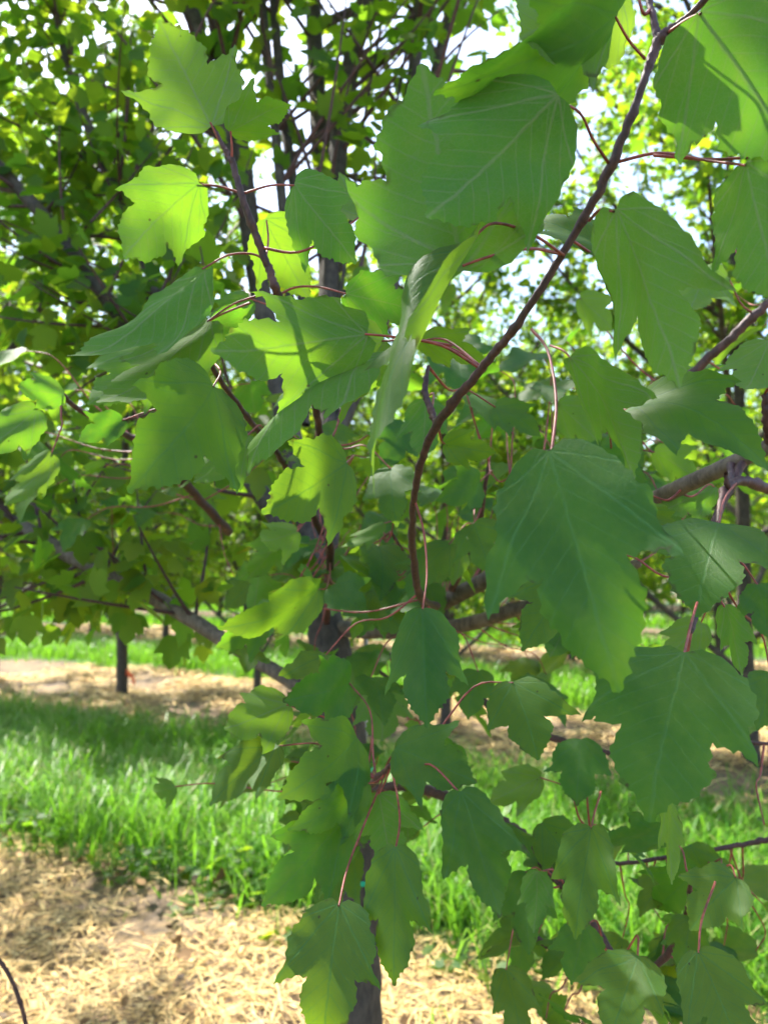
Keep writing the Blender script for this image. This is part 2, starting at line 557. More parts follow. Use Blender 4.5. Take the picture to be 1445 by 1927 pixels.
def frame(base, tip, roll, side):
    """matrix of a leaf of unit length: y base to tip, z the upper side's normal"""
    yv = tip - base
    L = yv.length
    yv.normalize()
    c = (CAM_POS - (base + tip) / 2).normalized()
    z = (c - yv * c.dot(yv)).normalized()
    z = Quaternion(yv, math.radians(roll)) @ z
    if side == 'u':
        z = -z
    x = yv.cross(z)
    m = Matrix(((x.x, yv.x, z.x, base.x), (x.y, yv.y, z.y, base.y), (x.z, yv.z, z.z, base.z), (0, 0, 0, 1)))
    return m @ Matrix.Diagonal((L, L, L, 1)), L


# ------------------------------------------------------------------ the near tree
TB = at(668, 1900, 1.38)
TREE_BASE = Vector((TB.x, TB.y + 0.02, 0.0))
tree = link('maple_tree', None, label='near young maple whose red-stalked leaves and branches fill the view', cat='tree')
tree.location = TREE_BASE
TINV = Matrix.Translation(-TREE_BASE)
NRB = np.random.default_rng(5)
PATHS = []               # (points, radii) of all woody paths, for attaching twigs and leaves


def wood(name, pts, rad, mat, sides=10, knobs=0.03, n=8, label=None):
    P, R = smooth_path(pts, rad, 12 if name == 'twig' else n)
    if name == 'twig':      # swollen nodes and slight kinks between them
        k = np.arange(len(P))
        R = R * (0.97 + 0.26 * np.exp(-((k % 17) - 6.0) ** 2 / 0.8))
        P = P + NRB.standard_normal(P.shape) * R[:, None] * 0.12
    tb = Tubes(); tb.add(P, R, sides, knobs, NRB)
    o = link(name, tb.mesh(name, mat), tree, TINV, label=label)
    PATHS.append((P, R))
    return o


def pxs(L):
    return [at(*p) for p in L]


g0 = Vector((TREE_BASE.x, TREE_BASE.y, -0.04))
trunk = wood('trunk', [g0, g0 + Vector((0, 0, .16)), g0 + Vector((0.0, 0, .45))] + pxs([(668, 1880, 1.39), (662, 1650, 1.41), (648, 1420, 1.44), (622, 1230, 1.48), (608, 1140, 1.52)]),
             [.085, .055, .049, .047, .045, .044, .040, .030], M_BARK, 18, .035)
LIMBS = [
    ([(612, 1190, 1.50), (560, 1040, 1.60), (420, 830, 1.75), (260, 640, 1.9), (110, 440, 2.0), (0, 315, 2.1), (-120, 180, 2.2)], [.022, .021, .020, .019, .018, .017, .013]),
    ([(608, 1150, 1.52), (575, 950, 1.68), (520, 700, 1.9), (478, 480, 2.1), (452, 280, 2.3), (418, 100, 2.5), (392, -60, 2.7), (350, -330, 3.1)], [.028, .027, .027, .028, .028, .030, .032, .022]),
    ([(610, 1140, 1.53), (618, 960, 1.7), (620, 760, 1.95), (616, 500, 2.2), (600, 230, 2.5), (590, 20, 2.75), (580, -300, 3.3)], [.026, .024, .025, .026, .028, .028, .022]),
    ([(618, 700, 2.0), (624, 500, 2.15), (638, 270, 2.35), (664, 100, 2.5), (692, -20, 2.6), (740, -260, 3.0)], [.022, .024, .028, .028, .027, .020]),
    ([(620, 850, 1.85), (700, 660, 2.0), (742, 500, 2.15), (764, 280, 2.35), (783, 90, 2.5), (795, -40, 2.6), (820, -300, 3.0)], [.018, .020, .022, .022, .020, .019, .014]),
    ([(742, 500, 2.15), (790, 300, 2.4), (826, 110, 2.6), (856, -20, 2.7), (900, -200, 3.0)], [.012, .018, .020, .019, .015]),
    ([(648, 1360, 1.46), (560, 1290, 1.50), (470, 1235, 1.54), (300, 1130, 1.62), (140, 1050, 1.70), (30, 985, 1.76), (-90, 930, 1.84)], [.015, .0145, .014, .016, .017, .017, .015]),
    ([(478, 480, 2.1), (420, 240, 2.3), (372, 60, 2.5), (345, -40, 2.6), (300, -300, 3.0)], [.014, .020, .026, .026, .018]),
    ([(616, 1180, 1.5), (720, 1186, 1.42), (840, 1130, 1.28), (940, 1078, 1.16), (1080, 1010, 1.02), (1220, 945, .88), (1310, 903, .81), (1400, 862, .76), (1500, 815, .72)], [.015, .014, .0135, .0125, .011, .0095, .0085, .008, .007]),
    ([(720, 1190, 1.43), (860, 1178, 1.30), (960, 1150, 1.2), (1060, 1120, 1.1), (1200, 1060, 1.0)], [.013, .012, .011, .009, .006]),
    ([(560, 760, 1.9), (535, 420, 2.1), (508, 150, 2.4), (480, -120, 2.7)], [.010, .013, .015, .012]),
    ([(575, 800, 1.85), (560, 420, 2.15), (530, 180, 2.4), (505, -120, 2.7)], [.010, .013, .016, .013]),
    ([(640, 560, 2.1), (680, 260, 2.3), (718, 40, 2.5), (740, -120, 2.7)], [.006, .005, .005, .004]),
    ([(750, 400, 2.25), (745, 220, 2.4), (770, 60, 2.6), (800, -120, 2.8)], [.005, .005, .005, .004]),
    ([(420, 830, 1.75), (300, 560, 2.0), (210, 340, 2.2), (130, 130, 2.5), (90, -60, 2.7)], [.010, .013, .013, .012, .010]),
]
for pts, rad in LIMBS:
    wood('limb', pxs(pts), rad, M_LIMB if pts[-1][0] > 1100 or pts[0][1] > 1300 else M_BARK, 12, .03)

TWIGS = [
    ([(1360, -35, .47), (1290, 35, .49), (1240, 75, .50), (1205, 170, .50), (1150, 310, .51), (1075, 450, .53), (980, 600, .55), (900, 700, .58), (822, 800, .62), (790, 880, .66), (776, 970, .72), (778, 1050, .80), (796, 1130, .92), (830, 1140, 1.27)],
     [.0020, .0022, .0036, .0026, .0033, .0027, .0029, .0034, .0038, .0031, .0032, .0038, .0048, .006]),
    ([(398, 232, .66), (420, 275, .66), (437, 305, .66), (460, 385, .66), (500, 490, .67), (523, 556, .68), (556, 650, .75), (592, 760, .85), (614, 900, 1.0), (621, 1040, 1.2), (614, 1170, 1.45)],
     [.0012, .002, .0028, .0032, .0034, .0036, .0038, .004, .0046, .006, .008]),
    ([(1460, 555, .9), (1370, 640, .92), (1290, 715, .95), (1200, 800, 1.0), (1120, 900, 1.05), (1040, 1020, 1.1)], [.005, .0055, .006, .006, .006, .007]),
    ([(806, 690, .66), (800, 735, .65), (812, 775, .635), (822, 800, .62)], [.0015, .0028, .0028, .003]),
    ([(1215, -20, .52), (1228, 30, .505), (1240, 75, .50)], [.0016, .0022, .003]),
    ([(1440, 740, .70), (1444, 800, .71), (1450, 838, .74)], [.004, .0045, .005]),
    ([(1365, 890, .70), (1370, 920, .71), (1376, 872, .77)], [.002, .003, .004]),
    ([(920, 868, .98), (910, 930, 1.0), (902, 975, 1.03), (880, 1050, 1.12), (850, 1110, 1.24)], [.002, .003, .004, .0045, .006]),
    ([(735, 1000, 1.05), (765, 1050, 1.1), (800, 1110, 1.2), (815, 1140, 1.28)], [.002, .003, .004, .005]),
    ([(660, 1400, 1.44), (672, 1450, 1.2), (690, 1475, .95), (705, 1470, .80), (735, 1440, .72)], [.008, .006, .005, .004, .0025]),
    ([(655, 1500, 1.42), (760, 1480, 1.3), (860, 1505, 1.15), (925, 1540, 1.05), (985, 1575, .98), (1010, 1610, .93), (1035, 1640, .88), (1090, 1700, .82), (1150, 1790, .76)], [.010, .009, .0085, .008, .008, .006, .005, .004, .003]),
    ([(985, 1575, .98), (1050, 1590, .95), (1110, 1560, .9)], [.0045, .0035, .002]),
    ([(1480, 1572, 1.0), (1380, 1592, 1.02), (1270, 1610, 1.03), (1165, 1625, 1.04), (1080, 1612, 1.05)], [.0035, .0033, .003, .0028, .002]),
    ([(1460, 925, .78), (1390, 905, .74), (1360, 930, .70), (1350, 985, .66)], [.006, .0045, .0035, .002]),
    ([(1400, 862, .76), (1345, 980, .72), (1322, 1100, .66), (1300, 1190, .6)], [.0045, .004, .003, .002]),
    ([(1450, 1400, .9), (1300, 1395, .95), (1180, 1420, 1.0), (1085, 1400, 1.05), (960, 1360, 1.12), (860, 1280, 1.25), (720, 1230, 1.45)], [.002, .0028, .0032, .0038, .005, .006, .008]),
    ([(-20, 1785, 1.1), (15, 1830, 1.1), (40, 1890, 1.1), (55, 1950, 1.1)], [.003, .003, .003, .003]),
    ([(100, 715, .85), (135, 760, .9), (200, 800, 1.0), (300, 860, 1.2), (430, 1000, 1.5)], [.002, .003, .004, .006, .009]),
    ([(385, 640, .72), (405, 700, .75), (470, 790, .85), (540, 880, 1.0), (605, 1000, 1.2)], [.002, .0025, .003, .004, .006]),
    ([(757, 1330, 1.2), (752, 1300, 1.25), (700, 1250, 1.4)], [.003, .003, .004]),
    ([(1150, 860, .9), (1100, 845, .92), (1035, 850, .98), (960, 900, 1.05)], [.002, .003, .0035, .004]),
    ([(1300, 1640, .8), (1290, 1720, .85), (1250, 1800, .9), (1150, 1850, .95), (1000, 1760, 1.0)], [.002, .003, .004, .004, .004]),
]
for pts, rad in TWIGS:
    wood('twig', pxs(pts), rad, M_TWIG, 8, .05)
PATH_P = np.vstack([p for p, r in PATHS])
PATH_R = np.concatenate([r for p, r in PATHS])

# base px, base depth, tip px, tip depth, width, roll, fold, curl, side, leaf-stalk pixels (x, y, depth)
LEAVES = [
    (398, 234, .655, 303, 45, .66, 1.00, 8, .10, .05, 'u', [(415, 270, .66), (435, 305, .66)]),
    (432, 247, .65, 545, 195, .63, .78, 20, .22, .05, 'u', [(437, 280, .655), (436, 306, .66)]),
    (373, 345, .65, 232, 482, .62, .90, -10, .20, .08, 'u', [(410, 350, .66), (456, 364, .66)]),
    (556, 346, .66, 668, 492, .64, .80, 14, .15, -.06, 'u', [(510, 349, .66), (458, 364, .66)]),
    (500, 412, .70, 580, 560, .74, .86, -15, .25, .06, 'u', [(505, 450, .69), (500, 490, .67)]),
    (386, 503, .64, 138, 672, .60, .60, 60, .25, .08, 'u', [(430, 480, .66), (475, 478, .67), (500, 490, .67)]),
    (394, 602, .66, 188, 752, .62, .72, 46, .18, .10, 'u', [(440, 572, .67), (490, 556, .68), (523, 556, .68)]),
    (392, 604, .74, 480, 640, .80, .80, 30, .2, .05, 'u', [(420, 590, .74), (470, 570, .72)]),
    (692, 628, .57, 404, 662, .53, .74, 12, .15, .08, 'u', [(740, 634, .57), (830, 650, .57), (905, 695, .58)]),
    (722, 640, .62, 545, 742, .57, .78, -12, .15, .05, 'u', [(780, 640, .60), (860, 660, .59), (905, 695, .58)]),
    (652, 553, .66, 800, 588, .66, .82, 6, .12, .05, 'u', [(600, 540, .67), (555, 541, .68), (523, 556, .68)]),
    (722, 665, .60, 468, 884, .56, .62, 66, .25, -.13, 'u', [(770, 640, .60), (850, 650, .59)]),
    (893, 440, .46, 688, 905, .41, .36, 66, .40, .05, 't', [(930, 420, .47), (1000, 440, .50), (1060, 480, .53)]),
    (872, 508, .475, 795, 128, .50, 1.02, 4, .10, .06, 'u', [(930, 480, .48), (1000, 468, .50), (1055, 478, .53)]),
    (1046, 182, .45, 806, 412, .44, .92, 10, .22, .05, 'u', [(1090, 212, .47), (1115, 262, .49), (1145, 308, .51)]),
    (1158, 18, .47, 832, 175, .45, .66, -38, .18, .08, 't', [(1182, 75, .48), (1212, 110, .50)]),
    (1165, -40, .49, 985, 68, .44, .85, 15, .15, .05, 'u', None),
    (1314, 20, .43, 1500, 290, .42, 1.02, -6, .12, .06, 'u', [(1290, 38, .46), (1255, 62, .50)]),
    (1402, 306, .44, 1452, 560, .42, .80, 20, .15, .05, 'u', [(1330, 302, .47), (1240, 288, .50), (1160, 305, .51)]),
    (1405, 300, .47, 1490, 120, .46, .75, 20, .15, .05, 't', [(1330, 300, .48), (1230, 292, .50)]),
    (1152, 392, .46, 1278, 722, .43, .60, 26, .30, .05, 'u', [(1130, 394, .48), (1108, 415, .52)]),
    (1148, 478, .56, 978, 418, .60, .62, 58, .15, .10, 't', [(1120, 480, .56), (1080, 455, .54)]),
    (1072, 672, .60, 1200, 893, .56, .58, 42, .40, .04, 'u', [(1060, 660, .64), (1035, 650, .72)]),
    (1182, 765, .62, 1442, 868, .55, .66, -36, .15, .20, 't', [(1150, 790, .70), (1150, 860, .9)]),
    (1034, 852, .43, 1160, 1288, .38, .74, 0, .14, .07, 't', [(1046, 755, .46), (1030, 660, .50), (1000, 620, .54)]),
    (1080, 1070, .72, 985, 1222, .70, .75, 10, .1, .05, 't', None),
    (1352, 985, .62, 1310, 1150, .56, 1.10, 10, .10, .10, 't', [(1362, 940, .66), (1385, 908, .73)]),
    (1287, 1228, .47, 1222, 1535, .43, 1.06, 8, .12, .09, 't', [(1302, 1165, .52), (1320, 1105, .62)]),
    (795, 1143, .62, 802, 1358, .57, .98, 4, -.85, .06, 't', [(803, 1080, .66), (797, 1000, .69), (780, 940, .70)]),
    (965, 1282, .72, 1012, 1424, .68, 1.05, -12, .12, .06, 't', None),
    (746, 1408, .70, 892, 1470, .66, .92, -8, .10, .08, 't', [(735, 1425, .71), (722, 1452, .76)]),
    (542, 1325, .80, 424, 1372, .76, .98, 10, .08, .05, 'u', None),
    (660, 1285, .82, 540, 1318, .76, .95, -10, .15, .10, 't', None),
    (612, 1232, .86, 590, 1352, .80, .95, -10, .15, .10, 't', None),
    (672, 1388, .74, 530, 1500, .66, .78, -14, .10, .16, 't', [(682, 1430, .80), (692, 1472, .93)]),
    (520, 1402, .78, 398, 1512, .74, .72, 20, .2, .08, 't', None),
    (690, 1472, .72, 552, 1560, .66, .62, -22, .15, .10, 't', [(710, 1470, .75), (740, 1440, .73)]),
    (646, 1545, .70, 500, 1700, .64, .70, -10, .15, .06, 't', [(655, 1510, .76), (690, 1475, .9)]),
    (638, 1700, .58, 608, 1962, .54, .86, 4, .12, .08, 't', [(655, 1630, .62), (690, 1540, .68), (722, 1462, .78)]),
    (744, 1594, .60, 742, 1848, .56, .58, 6, .20, .05, 't', [(752, 1550, .64), (748, 1500, .69), (735, 1440, .72)]),
    (712, 1492, .74, 735, 1625, .72, 1.0, 5, .10, .05, 'u', [(725, 1470, .74), (735, 1440, .72)]),
    (866, 1490, .64, 938, 1720, .60, .72, -14, .28, .06, 't', None),
    (1112, 1556, .68, 1082, 1762, .64, .66, 6, .20, .06, 't', [(1118, 1530, .72), (1130, 1490, .80)]),
    (1092, 1392, .86, 1085, 1512, .82, 1.0, 4, .10, .06, 't', None),
    (1018, 1462, .88, 920, 1510, .86, .75, -10, .15, .05, 'u', None),
    (1100, 1740, .72, 1075, 1850, .70, 1.0, 4, .15, .05, 't', None),
    (1200, 1800, .62, 1150, 1955, .58, 1.0, 10, .15, .07, 't', None),
    (1312, 1790, .58, 1400, 2000, .54, .85, -10, .15, .10, 't', [(1320, 1730, .62), (1345, 1660, .7)]),
    (1385, 1650, .72, 1300, 1745, .70, 1.0, 10, .15, .07, 't', None),
    (1010, 1640, .76, 1005, 1752, .74, .75, 10, .2, .05, 'u', None),
    (1250, 1500, .62, 1262, 1660, .60, .40, 40, .3, .04, 'u', None),
    (1362, 1140, .66, 1395, 1268, .64, .55, 25, .2, .05, 'u', None),
    (404, 725, .60, 250, 918, .53, .88, -12, .18, .10, 't', [(415, 700, .63), (400, 680, .73)]),
    (468, 818, .70, 368, 908, .66, .72, 20, .2, .05, 'u', [(490, 800, .74), (500, 825, .9)]),
    (652, 872, .68, 500, 962, .62, .92, -16, .15, .08, 't', [(665, 860, .75), (640, 900, 1.0)]),
    (120, 742, .80, 35, 728, .76, .85, 15, .2, .06, 'u', [(110, 740, .82), (104, 718, .85)]),
    (70, 768, .78, -30, 850, .74, .80, 20, .2, .06, 'u', None),
    (98, 855, .84, 12, 950, .80, .62, 30, .2, .06, 'u', None),
    (300, 650, .74, 170, 760, .70, .75, 25, .2, .06, 'u', None),
    (232, 790, .80, 150, 830, .78, .8, 15, .2, .06, 't', None),
    (470, 560, .82, 395, 610, .8, .8, 15, .2, .06, 'u', None),
    (790, 640, .66, 915, 682, .68, .60, 25, .2, .05, 'u', [(840, 640, .62), (905, 690, .58)]),
    (800, 750, .80, 795, 860, .78, .85, 10, .15, .05, 'u', [(815, 740, .7), (812, 775, .635)]),
    (850, 640, .95, 880, 740, .9, .9, 10, .15, .05, 't', None),
    (835, 835, .76, 930, 852, .74, .80, 12, .15, .06, 't', [(830, 828, .7), (824, 800, .62)]),
    (905, 905, .90, 828, 940, .86, .85, -10, .15, .08, 't', None),
    (892, 985, .92, 925, 1075, .88, 1.0, 8, .15, .08, 't', None),
    (870, 1030, 1.0, 795, 1090, .96, .85, 10, .2, .05, 'u', None),
    (720, 985, .98, 645, 1030, .95, .5, 40, .25, .05, 'u', None),
    (735, 880, .88, 745, 985, .84, .85, 10, .15, .08, 't', None),
    (770, 800, .95, 720, 880, .92, .9, 10, .15, .08, 't', None),
    (630, 1098, .98, 690, 1160, .94, .95, 6, .15, .10, 't', [(622, 1090, 1.1), (621, 1060, 1.2)]),
    (602, 1108, .86, 420, 1185, .80, .58, -30, .18, .10, 't', [(615, 1105, .95), (620, 1080, 1.22)]),
    (500, 1165, .92, 410, 1218, .88, .8, -20, .18, .10, 't', None),
    (560, 1000, .95, 490, 1020, .90, .9, 20, .2, .05, 'u', None),
    (700, 1110, 1.0, 760, 1190, .95, 1.0, 10, .15, .06, 't', None),
    (930, 765, .80, 1015, 818, .78, .72, -20, .15, .10, 't', None),
    (1050, 760, .88, 1130, 840, .85, .8, 20, .15, .06, 'u', None),
    (1100, 850, .86, 1215, 905, .82, .8, -15, .15, .06, 't', None),
    (1230, 850, .90, 1310, 900, .86, .8, 15, .2, .06, 'u', None),
    (1345, 915, .86, 1245, 960, .84, .75, 10, .2, .06, 'u', None),
    (1448, 640, .60, 1402, 735, .57, .9, 10, .2, .06, 'u', None),
    (1210, 960, .80, 1280, 1010, .78, .8, -10, .15, .06, 't', None),
    (1425, 1100, .70, 1445, 1200, .68, .9, -10, .15, .06, 't', None),
    (1320, 1170, .80, 1250, 1240, .78, .8, 10, .15, .06, 'u', None),
    (1450, 1270, .75, 1425, 1370, .72, .9, -10, .15, .06, 't', None),
    (900, 1262, .95, 880, 1350, .92, 1.0, 10, .15, .06, 't', None),
    (715, 1290, 1.0, 720, 1395, .94, .95, 8, .10, .06, 'u', None),
    (1075, 1155, .98, 1035, 1235, .95, .9, 8, .15, .06, 'u', None),
    (700, 1090, 1.05, 640, 1050, 1.0, .9, 20, .15, .06, 't', None),
    (330, 1480, .98, 290, 1490, .95, 1.2, 20, .2, .05, 'u', None),
    (1330, 500, .9, 1290, 590, .86, .9, 20, .15, .06, 'u', None),
    (1090, 560, .98, 1150, 620, .95, .8, 20, .2, .06, 'u', None),
    (690, 400, .66, 640, 330, .70, .7, 20, .2, .06, 'u', None),
]


def arc(a, b, sag, n=6):
    t = np.linspace(0, 1, n)[:, None]
    P = np.array(a)[None] * (1 - t) + np.array(b)[None] * t
    P[:, 2] += sag * 4 * t[:, 0] * (1 - t[:, 0])
    return P


LEAF_BASES = []


def nearest_wood(p):
    d = np.linalg.norm(PATH_P - np.array(p)[None], axis=1)
    k = int(np.argmin(d))
    return Vector(PATH_P[k]), float(d[k])


def add_leaf(mesh, mat4, L, base, stalk):
    lf = link('leaf', mesh, tree, TINV)
    lf.matrix_basis = mat4
    tb = Tubes()
    tip_in = mat4 @ Vector((0, 0.02, 0))
    if stalk:
        pts = [tip_in] + stalk
        P, R = smooth_path(pts, list(np.linspace(.0008, .0011, len(pts))), 5)
        if len(pts) > 1:
            tb.add(P, R, 6)
    else:
        # a leaf-stalk continuing the midrib, then a fine shoot to the nearest wood
        q, dist = nearest_wood(base)
        yv = (mat4.to_3x3() @ Vector((0, 1, 0))).normalized()
        sl = min(0.05, dist * 0.45)
        mid = base - yv * sl * 0.35 + (q - base).normalized() * sl * 0.75
        P, R = smooth_path([tip_in, mid, mid.lerp(q, 0.5) + Vector((0, 0, -0.01)), q], [.0008, .0009, .0011, .0014], 5)
        tb.add(P, R, 6)
    link('leaf_stalk', tb.mesh('leaf_stalk', M_STALK), lf, (Matrix.Translation(Vector((0, 0, 0))) @ mat4).inverted())
    LEAF_BASES.append(base)
    return lf


for k, (bx, by, bd, tx, ty, td, w, roll, fold, curl, side, stalk) in enumerate(LEAVES):
    b, t_ = at(bx, by, bd), at(tx, ty, td)
    m4, L = frame(b, t_, roll, side)
    add_leaf(leaf_mesh(100 + k, w, fold, curl, NRB.uniform(.05, .13)), m4, L, b, pxs(stalk) if stalk else None)

# further leaves of the middle distance, on shoots from the limbs
VARIANTS = [leaf_mesh(900 + i, NRB.uniform(.75, 1.0), NRB.uniform(.1, .4), NRB.uniform(.0, .12), NRB.uniform(.06, .14), .11) for i in range(10)]
AREAS = [   # x0, y0, x1, y1, count, depth range
    (540, 700, 960, 1120, 38, .95, 1.5), (430, 1000, 760, 1260, 22, 1.0, 1.5), (880, 640, 1445, 1000, 36, .95, 1.6),
    (840, 1080, 1445, 1300, 22, .95, 1.5), (500, 1220, 900, 1600, 30, .95, 1.3), (900, 1540, 1445, 1920, 42, .8, 1.2),
    (0, 560, 480, 1000, 18, 1.0, 1.6), (900, 300, 1445, 640, 8, 1.2, 1.8)]
rg = np.random.default_rng(77)
for (x0, y0, x1, y1, cnt, da, db) in AREAS:
    for _ in range(cnt):
        d = rg.uniform(da, db)
        b = at(rg.uniform(x0, x1), rg.uniform(y0, y1), d)
        L = rg.uniform(.065, .098)
        q, dist = nearest_wood(b)
        if dist > .2:
            b = q + (b - q) * (.2 / dist)
        az = rg.uniform(0, 2 * math.pi)
        dirv = Vector((math.cos(az), math.sin(az), -rg.uniform(0.1, 1.5))).normalized()
        zz = Vector((rg.normal() * .45, rg.normal() * .45 - .25, 1.0))
        zz = (zz - dirv * zz.dot(dirv)).normalized()
        xx = dirv.cross(zz)
        m4 = Matrix(((xx.x, dirv.x, zz.x, b.x), (xx.y, dirv.y, zz.y, b.y), (xx.z, dirv.z, zz.z, b.z), (0, 0, 0, 1))) @ Matrix.Diagonal((L, L, L, 1))
        add_leaf(VARIANTS[int(rg.integers(10))], m4, L, b, None)

# ------------------------------------------------------------------ crowns: side branches along limbs, leaves joined into one part
_R = [(.20, -.02), (.36, .11), (.42, .32), (.53, .62), (.39, .57), (.245, .565), (.27, .70), (.19, .83), (.08, .94)]
LT = np.array([(0, 0, 0), (0, .25, -.02), (0, .5, -.025), (0, .75, -.04), (0, 1.03, -.09)]
              + [(x, y, .10 * x + .08 * x * x - .05 * y * y) for x, y in _R] + [(-x, y, .10 * x + .08 * x * x - .05 * y * y) for x, y in _R])
_f = [(0, 5, 6), (0, 6, 1), (1, 6, 7), (1, 7, 8), (1, 8, 9), (1, 9, 10), (1, 10, 2), (2, 10, 11), (2, 11, 3), (3, 11, 12), (3, 12, 13), (3, 13, 4)]
L3 = np.array(_f + [(a + 9 if a > 4 else a, c + 9 if c > 4 else c, b + 9 if b > 4 else b) for a, b, c in _f])


LT_FAR = np.array([(0, 0, 0), (0, .45, -.02), (0, 1, -.08), (.34, .05, .05), (.52, .60, .05), (.26, .60, .02), (-.34, .05, .05), (-.52, .60, .05), (-.26, .60, .02)])
L3_FAR = np.array([(0, 3, 4), (0, 4, 1), (1, 4, 5), (1, 5, 2), (0, 1, 7), (0, 7, 6), (1, 8, 7), (1, 2, 8)])


def leaf_cloud(name, base, dirv, nrm, size, rng, mat, far=False):
    n = len(base)
    LT, L3 = (LT_FAR, L3_FAR) if far else (globals()['LT'], globals()['L3'])
    Y = dirv / np.linalg.norm(dirv, axis=1)[:, None]
    Z = nrm - Y * np.sum(nrm * Y, 1)[:, None]
    Z /= np.linalg.norm(Z, axis=1)[:, None] + 1e-9
    X = np.cross(Y, Z)
    w = rng.uniform(.75, 1.1, n)
    fl = rng.uniform(-.6, 2.2, n)
    V = base[:, None] + size[:, None, None] * (LT[None, :, 0, None] * w[:, None, None] * X[:, None] + LT[None, :, 1, None] * Y[:, None]
                                               + LT[None, :, 2, None] * fl[:, None, None] * Z[:, None])
    i = np.arange(n)[:, None, None] * len(LT)
    t3 = (L3[None] + i).reshape(-1, 3)
    return mk_mesh(name, V.reshape(-1, 3), [t3], mat, smooth=True, rnd=np.repeat(rng.uniform(0, 1, n), len(LT)))


def side_branches(limbs, rng, per_m, length, f0, droop=0.0):
    out = []
    for P, R in limbs:
        seg = np.linalg.norm(np.diff(P, axis=0), axis=1)
        tot = seg.sum()
        cum = np.concatenate([[0], np.cumsum(seg)]) / tot
        for _ in range(max(3, int(per_m * tot))):
            f = rng.uniform(f0, 1.0)
            k = min(len(P) - 2, int(np.searchsorted(cum, f)))
            p = P[k]
            d = P[k + 1] - P[max(k - 1, 0)]
            d = d / (np.linalg.norm(d) + 1e-9)
            r = rng.standard_normal(3)
            r -= d * r.dot(d); r /= np.linalg.norm(r)
            v = d * rng.uniform(.35, .9) + r * rng.uniform(.6, 1.0) + np.array([0, 0, .15 - droop])
            v /= np.linalg.norm(v)
            ln = length * rng.uniform(.5, 1.15) * (1.1 - .55 * f)
            b = rng.standard_normal(3) * .12
            t = np.linspace(0, 1, 6)[:, None]
            Q = p + v * ln * t + (b + np.array([0, 0, .10])) * ln * t ** 2
            out.append((Q, np.linspace(min(R[k] * .5, .009), .0022, 6)))
    return out


def foliage(subs, rng, per_m, spread):
    bs, ds, ns = [], [], []
    for Q, R in subs:
        ln = np.linalg.norm(Q[-1] - Q[0])
        m = max(4, int(per_m * ln))
        f = rng.uniform(.12, 1.04, m) ** .8 * 5
        k = np.clip(f.astype(int), 0, 4)
        p = Q[k] + (Q[k + 1] - Q[k]) * (f - k)[:, None]
        r = rng.standard_normal((m, 3))
        r /= np.linalg.norm(r, axis=1)[:, None]
        p = p + r * spread * rng.uniform(.25, 1.0, m)[:, None]
        d = r * .8 + (Q[-1] - Q[0])[None] / ln * .4 + np.array([0, 0, -.55])[None] + .3 * rng.standard_normal((m, 3))
        n = np.array([0, 0, 1.0])[None] + .55 * rng.standard_normal((m, 3))
        bs.append(p); ds.append(d); ns.append(n)
    return np.vstack(bs), np.vstack(ds), np.vstack(ns)


# crown of the near tree
rc = np.random.default_rng(21)
UPPER = [PATHS[i] for i in (1, 2, 3, 4, 5, 6, 8, 11, 12, 15)]
# limbs of the same crown that leave the leader higher up and rise outside the picture
LEAD = PATHS[3][0]
for a in range(9):
    az = a * 2.4 + .4
    s = Vector(LEAD[int(len(LEAD) * (.80 + .02 * a))])
    e = Vector((math.cos(az), math.sin(az) * .9, 0))
    ln = 1.35 - .06 * a
    pts = [s, s + e * ln * .35 + Vector((0, 0, .35)), s + e * ln * .7 + Vector((0, 0, .85)), s + e * ln + Vector((0, 0, 1.4))]
    wood('limb', pts, [.018, .015, .011, .006], M_BARK, 10, .03)
    UPPER.append(PATHS[-1])
for (ex, ey, ez) in ((-1.0, 1.1, 4.0), (-.15, .95, 3.75), (-.6, .8, 3.6), (.35, 1.1, 3.7), (-1.3, 1.7, 4.3)):  # unseen overhead limbs, added to carry foliage that shades the near leaves
    s = Vector(LEAD[int(len(LEAD) * .84)])
    e = Vector((ex, ey, ez))
    wood('limb', [s, s.lerp(e, .35) + Vector((0, 0, .16)), s.lerp(e, .7) + Vector((0, 0, .12)), e], [.016, .013, .010, .006], M_BARK, 10, .03)
    UPPER.append(PATHS[-1])
subs = side_branches(UPPER, rc, 7.0, .75, .22)
subs = [q for q in subs if not ((q[0][:, 1] < 1.9) & (q[0][:, 2] < 2.75)).any()]      # clear stem and open lower interior
tb = Tubes()
for Q, R in subs:
    tb.add(Q, R, 5)
link('small_branches', tb.mesh('small_branches', M_TWIG), tree, TINV, kind='stuff')
B, D, N = foliage(subs, rc, 75, .11)
inner = (B[:, 1] > 2.15) | (B[:, 2] < 3.0)                      # thinned inside and back; unseen overhead leaves kept dense to shade the near ones
keep = ~(inner & (rc.uniform(0, 1, len(B)) < .76)) & ~((B[:, 1] < 2.0) & (B[:, 2] < 2.9))
B, D, N = B[keep], D[keep], N[keep]
link('crown', leaf_cloud('crown', B, D, N, rc.uniform(.050, .082, len(B)), rc, M_CROWN), tree, TINV, kind='stuff')
# leafy shoots of the low limb that runs out to the left
low = side_branches([PATHS[7], PATHS[7], PATHS[1], PATHS[15]], rc, 26.0, .45, .10, .34)
low = [q for q in low if ((q[0][:, 1] > 1.38) & (q[0][:, 0] < -.2) & (q[0][:, 2] > 1.36)).all()]
tb = Tubes()
for Q, R in low:
    tb.add(Q, R * .6, 5)
link('small_branches', tb.mesh('small_branches', M_TWIG), tree, TINV, kind='stuff')
B, D, N = foliage(low, rc, 46, .08)
keep = (B[:, 1] > 1.32) & (B[:, 2] > 1.27)
B, D, N = B[keep], D[keep], N[keep]
link('low_foliage', leaf_cloud('low_foliage', B, D, N, rc.uniform(.042, .072, len(B)), rc, M_CROWN), tree, TINV, kind='stuff')

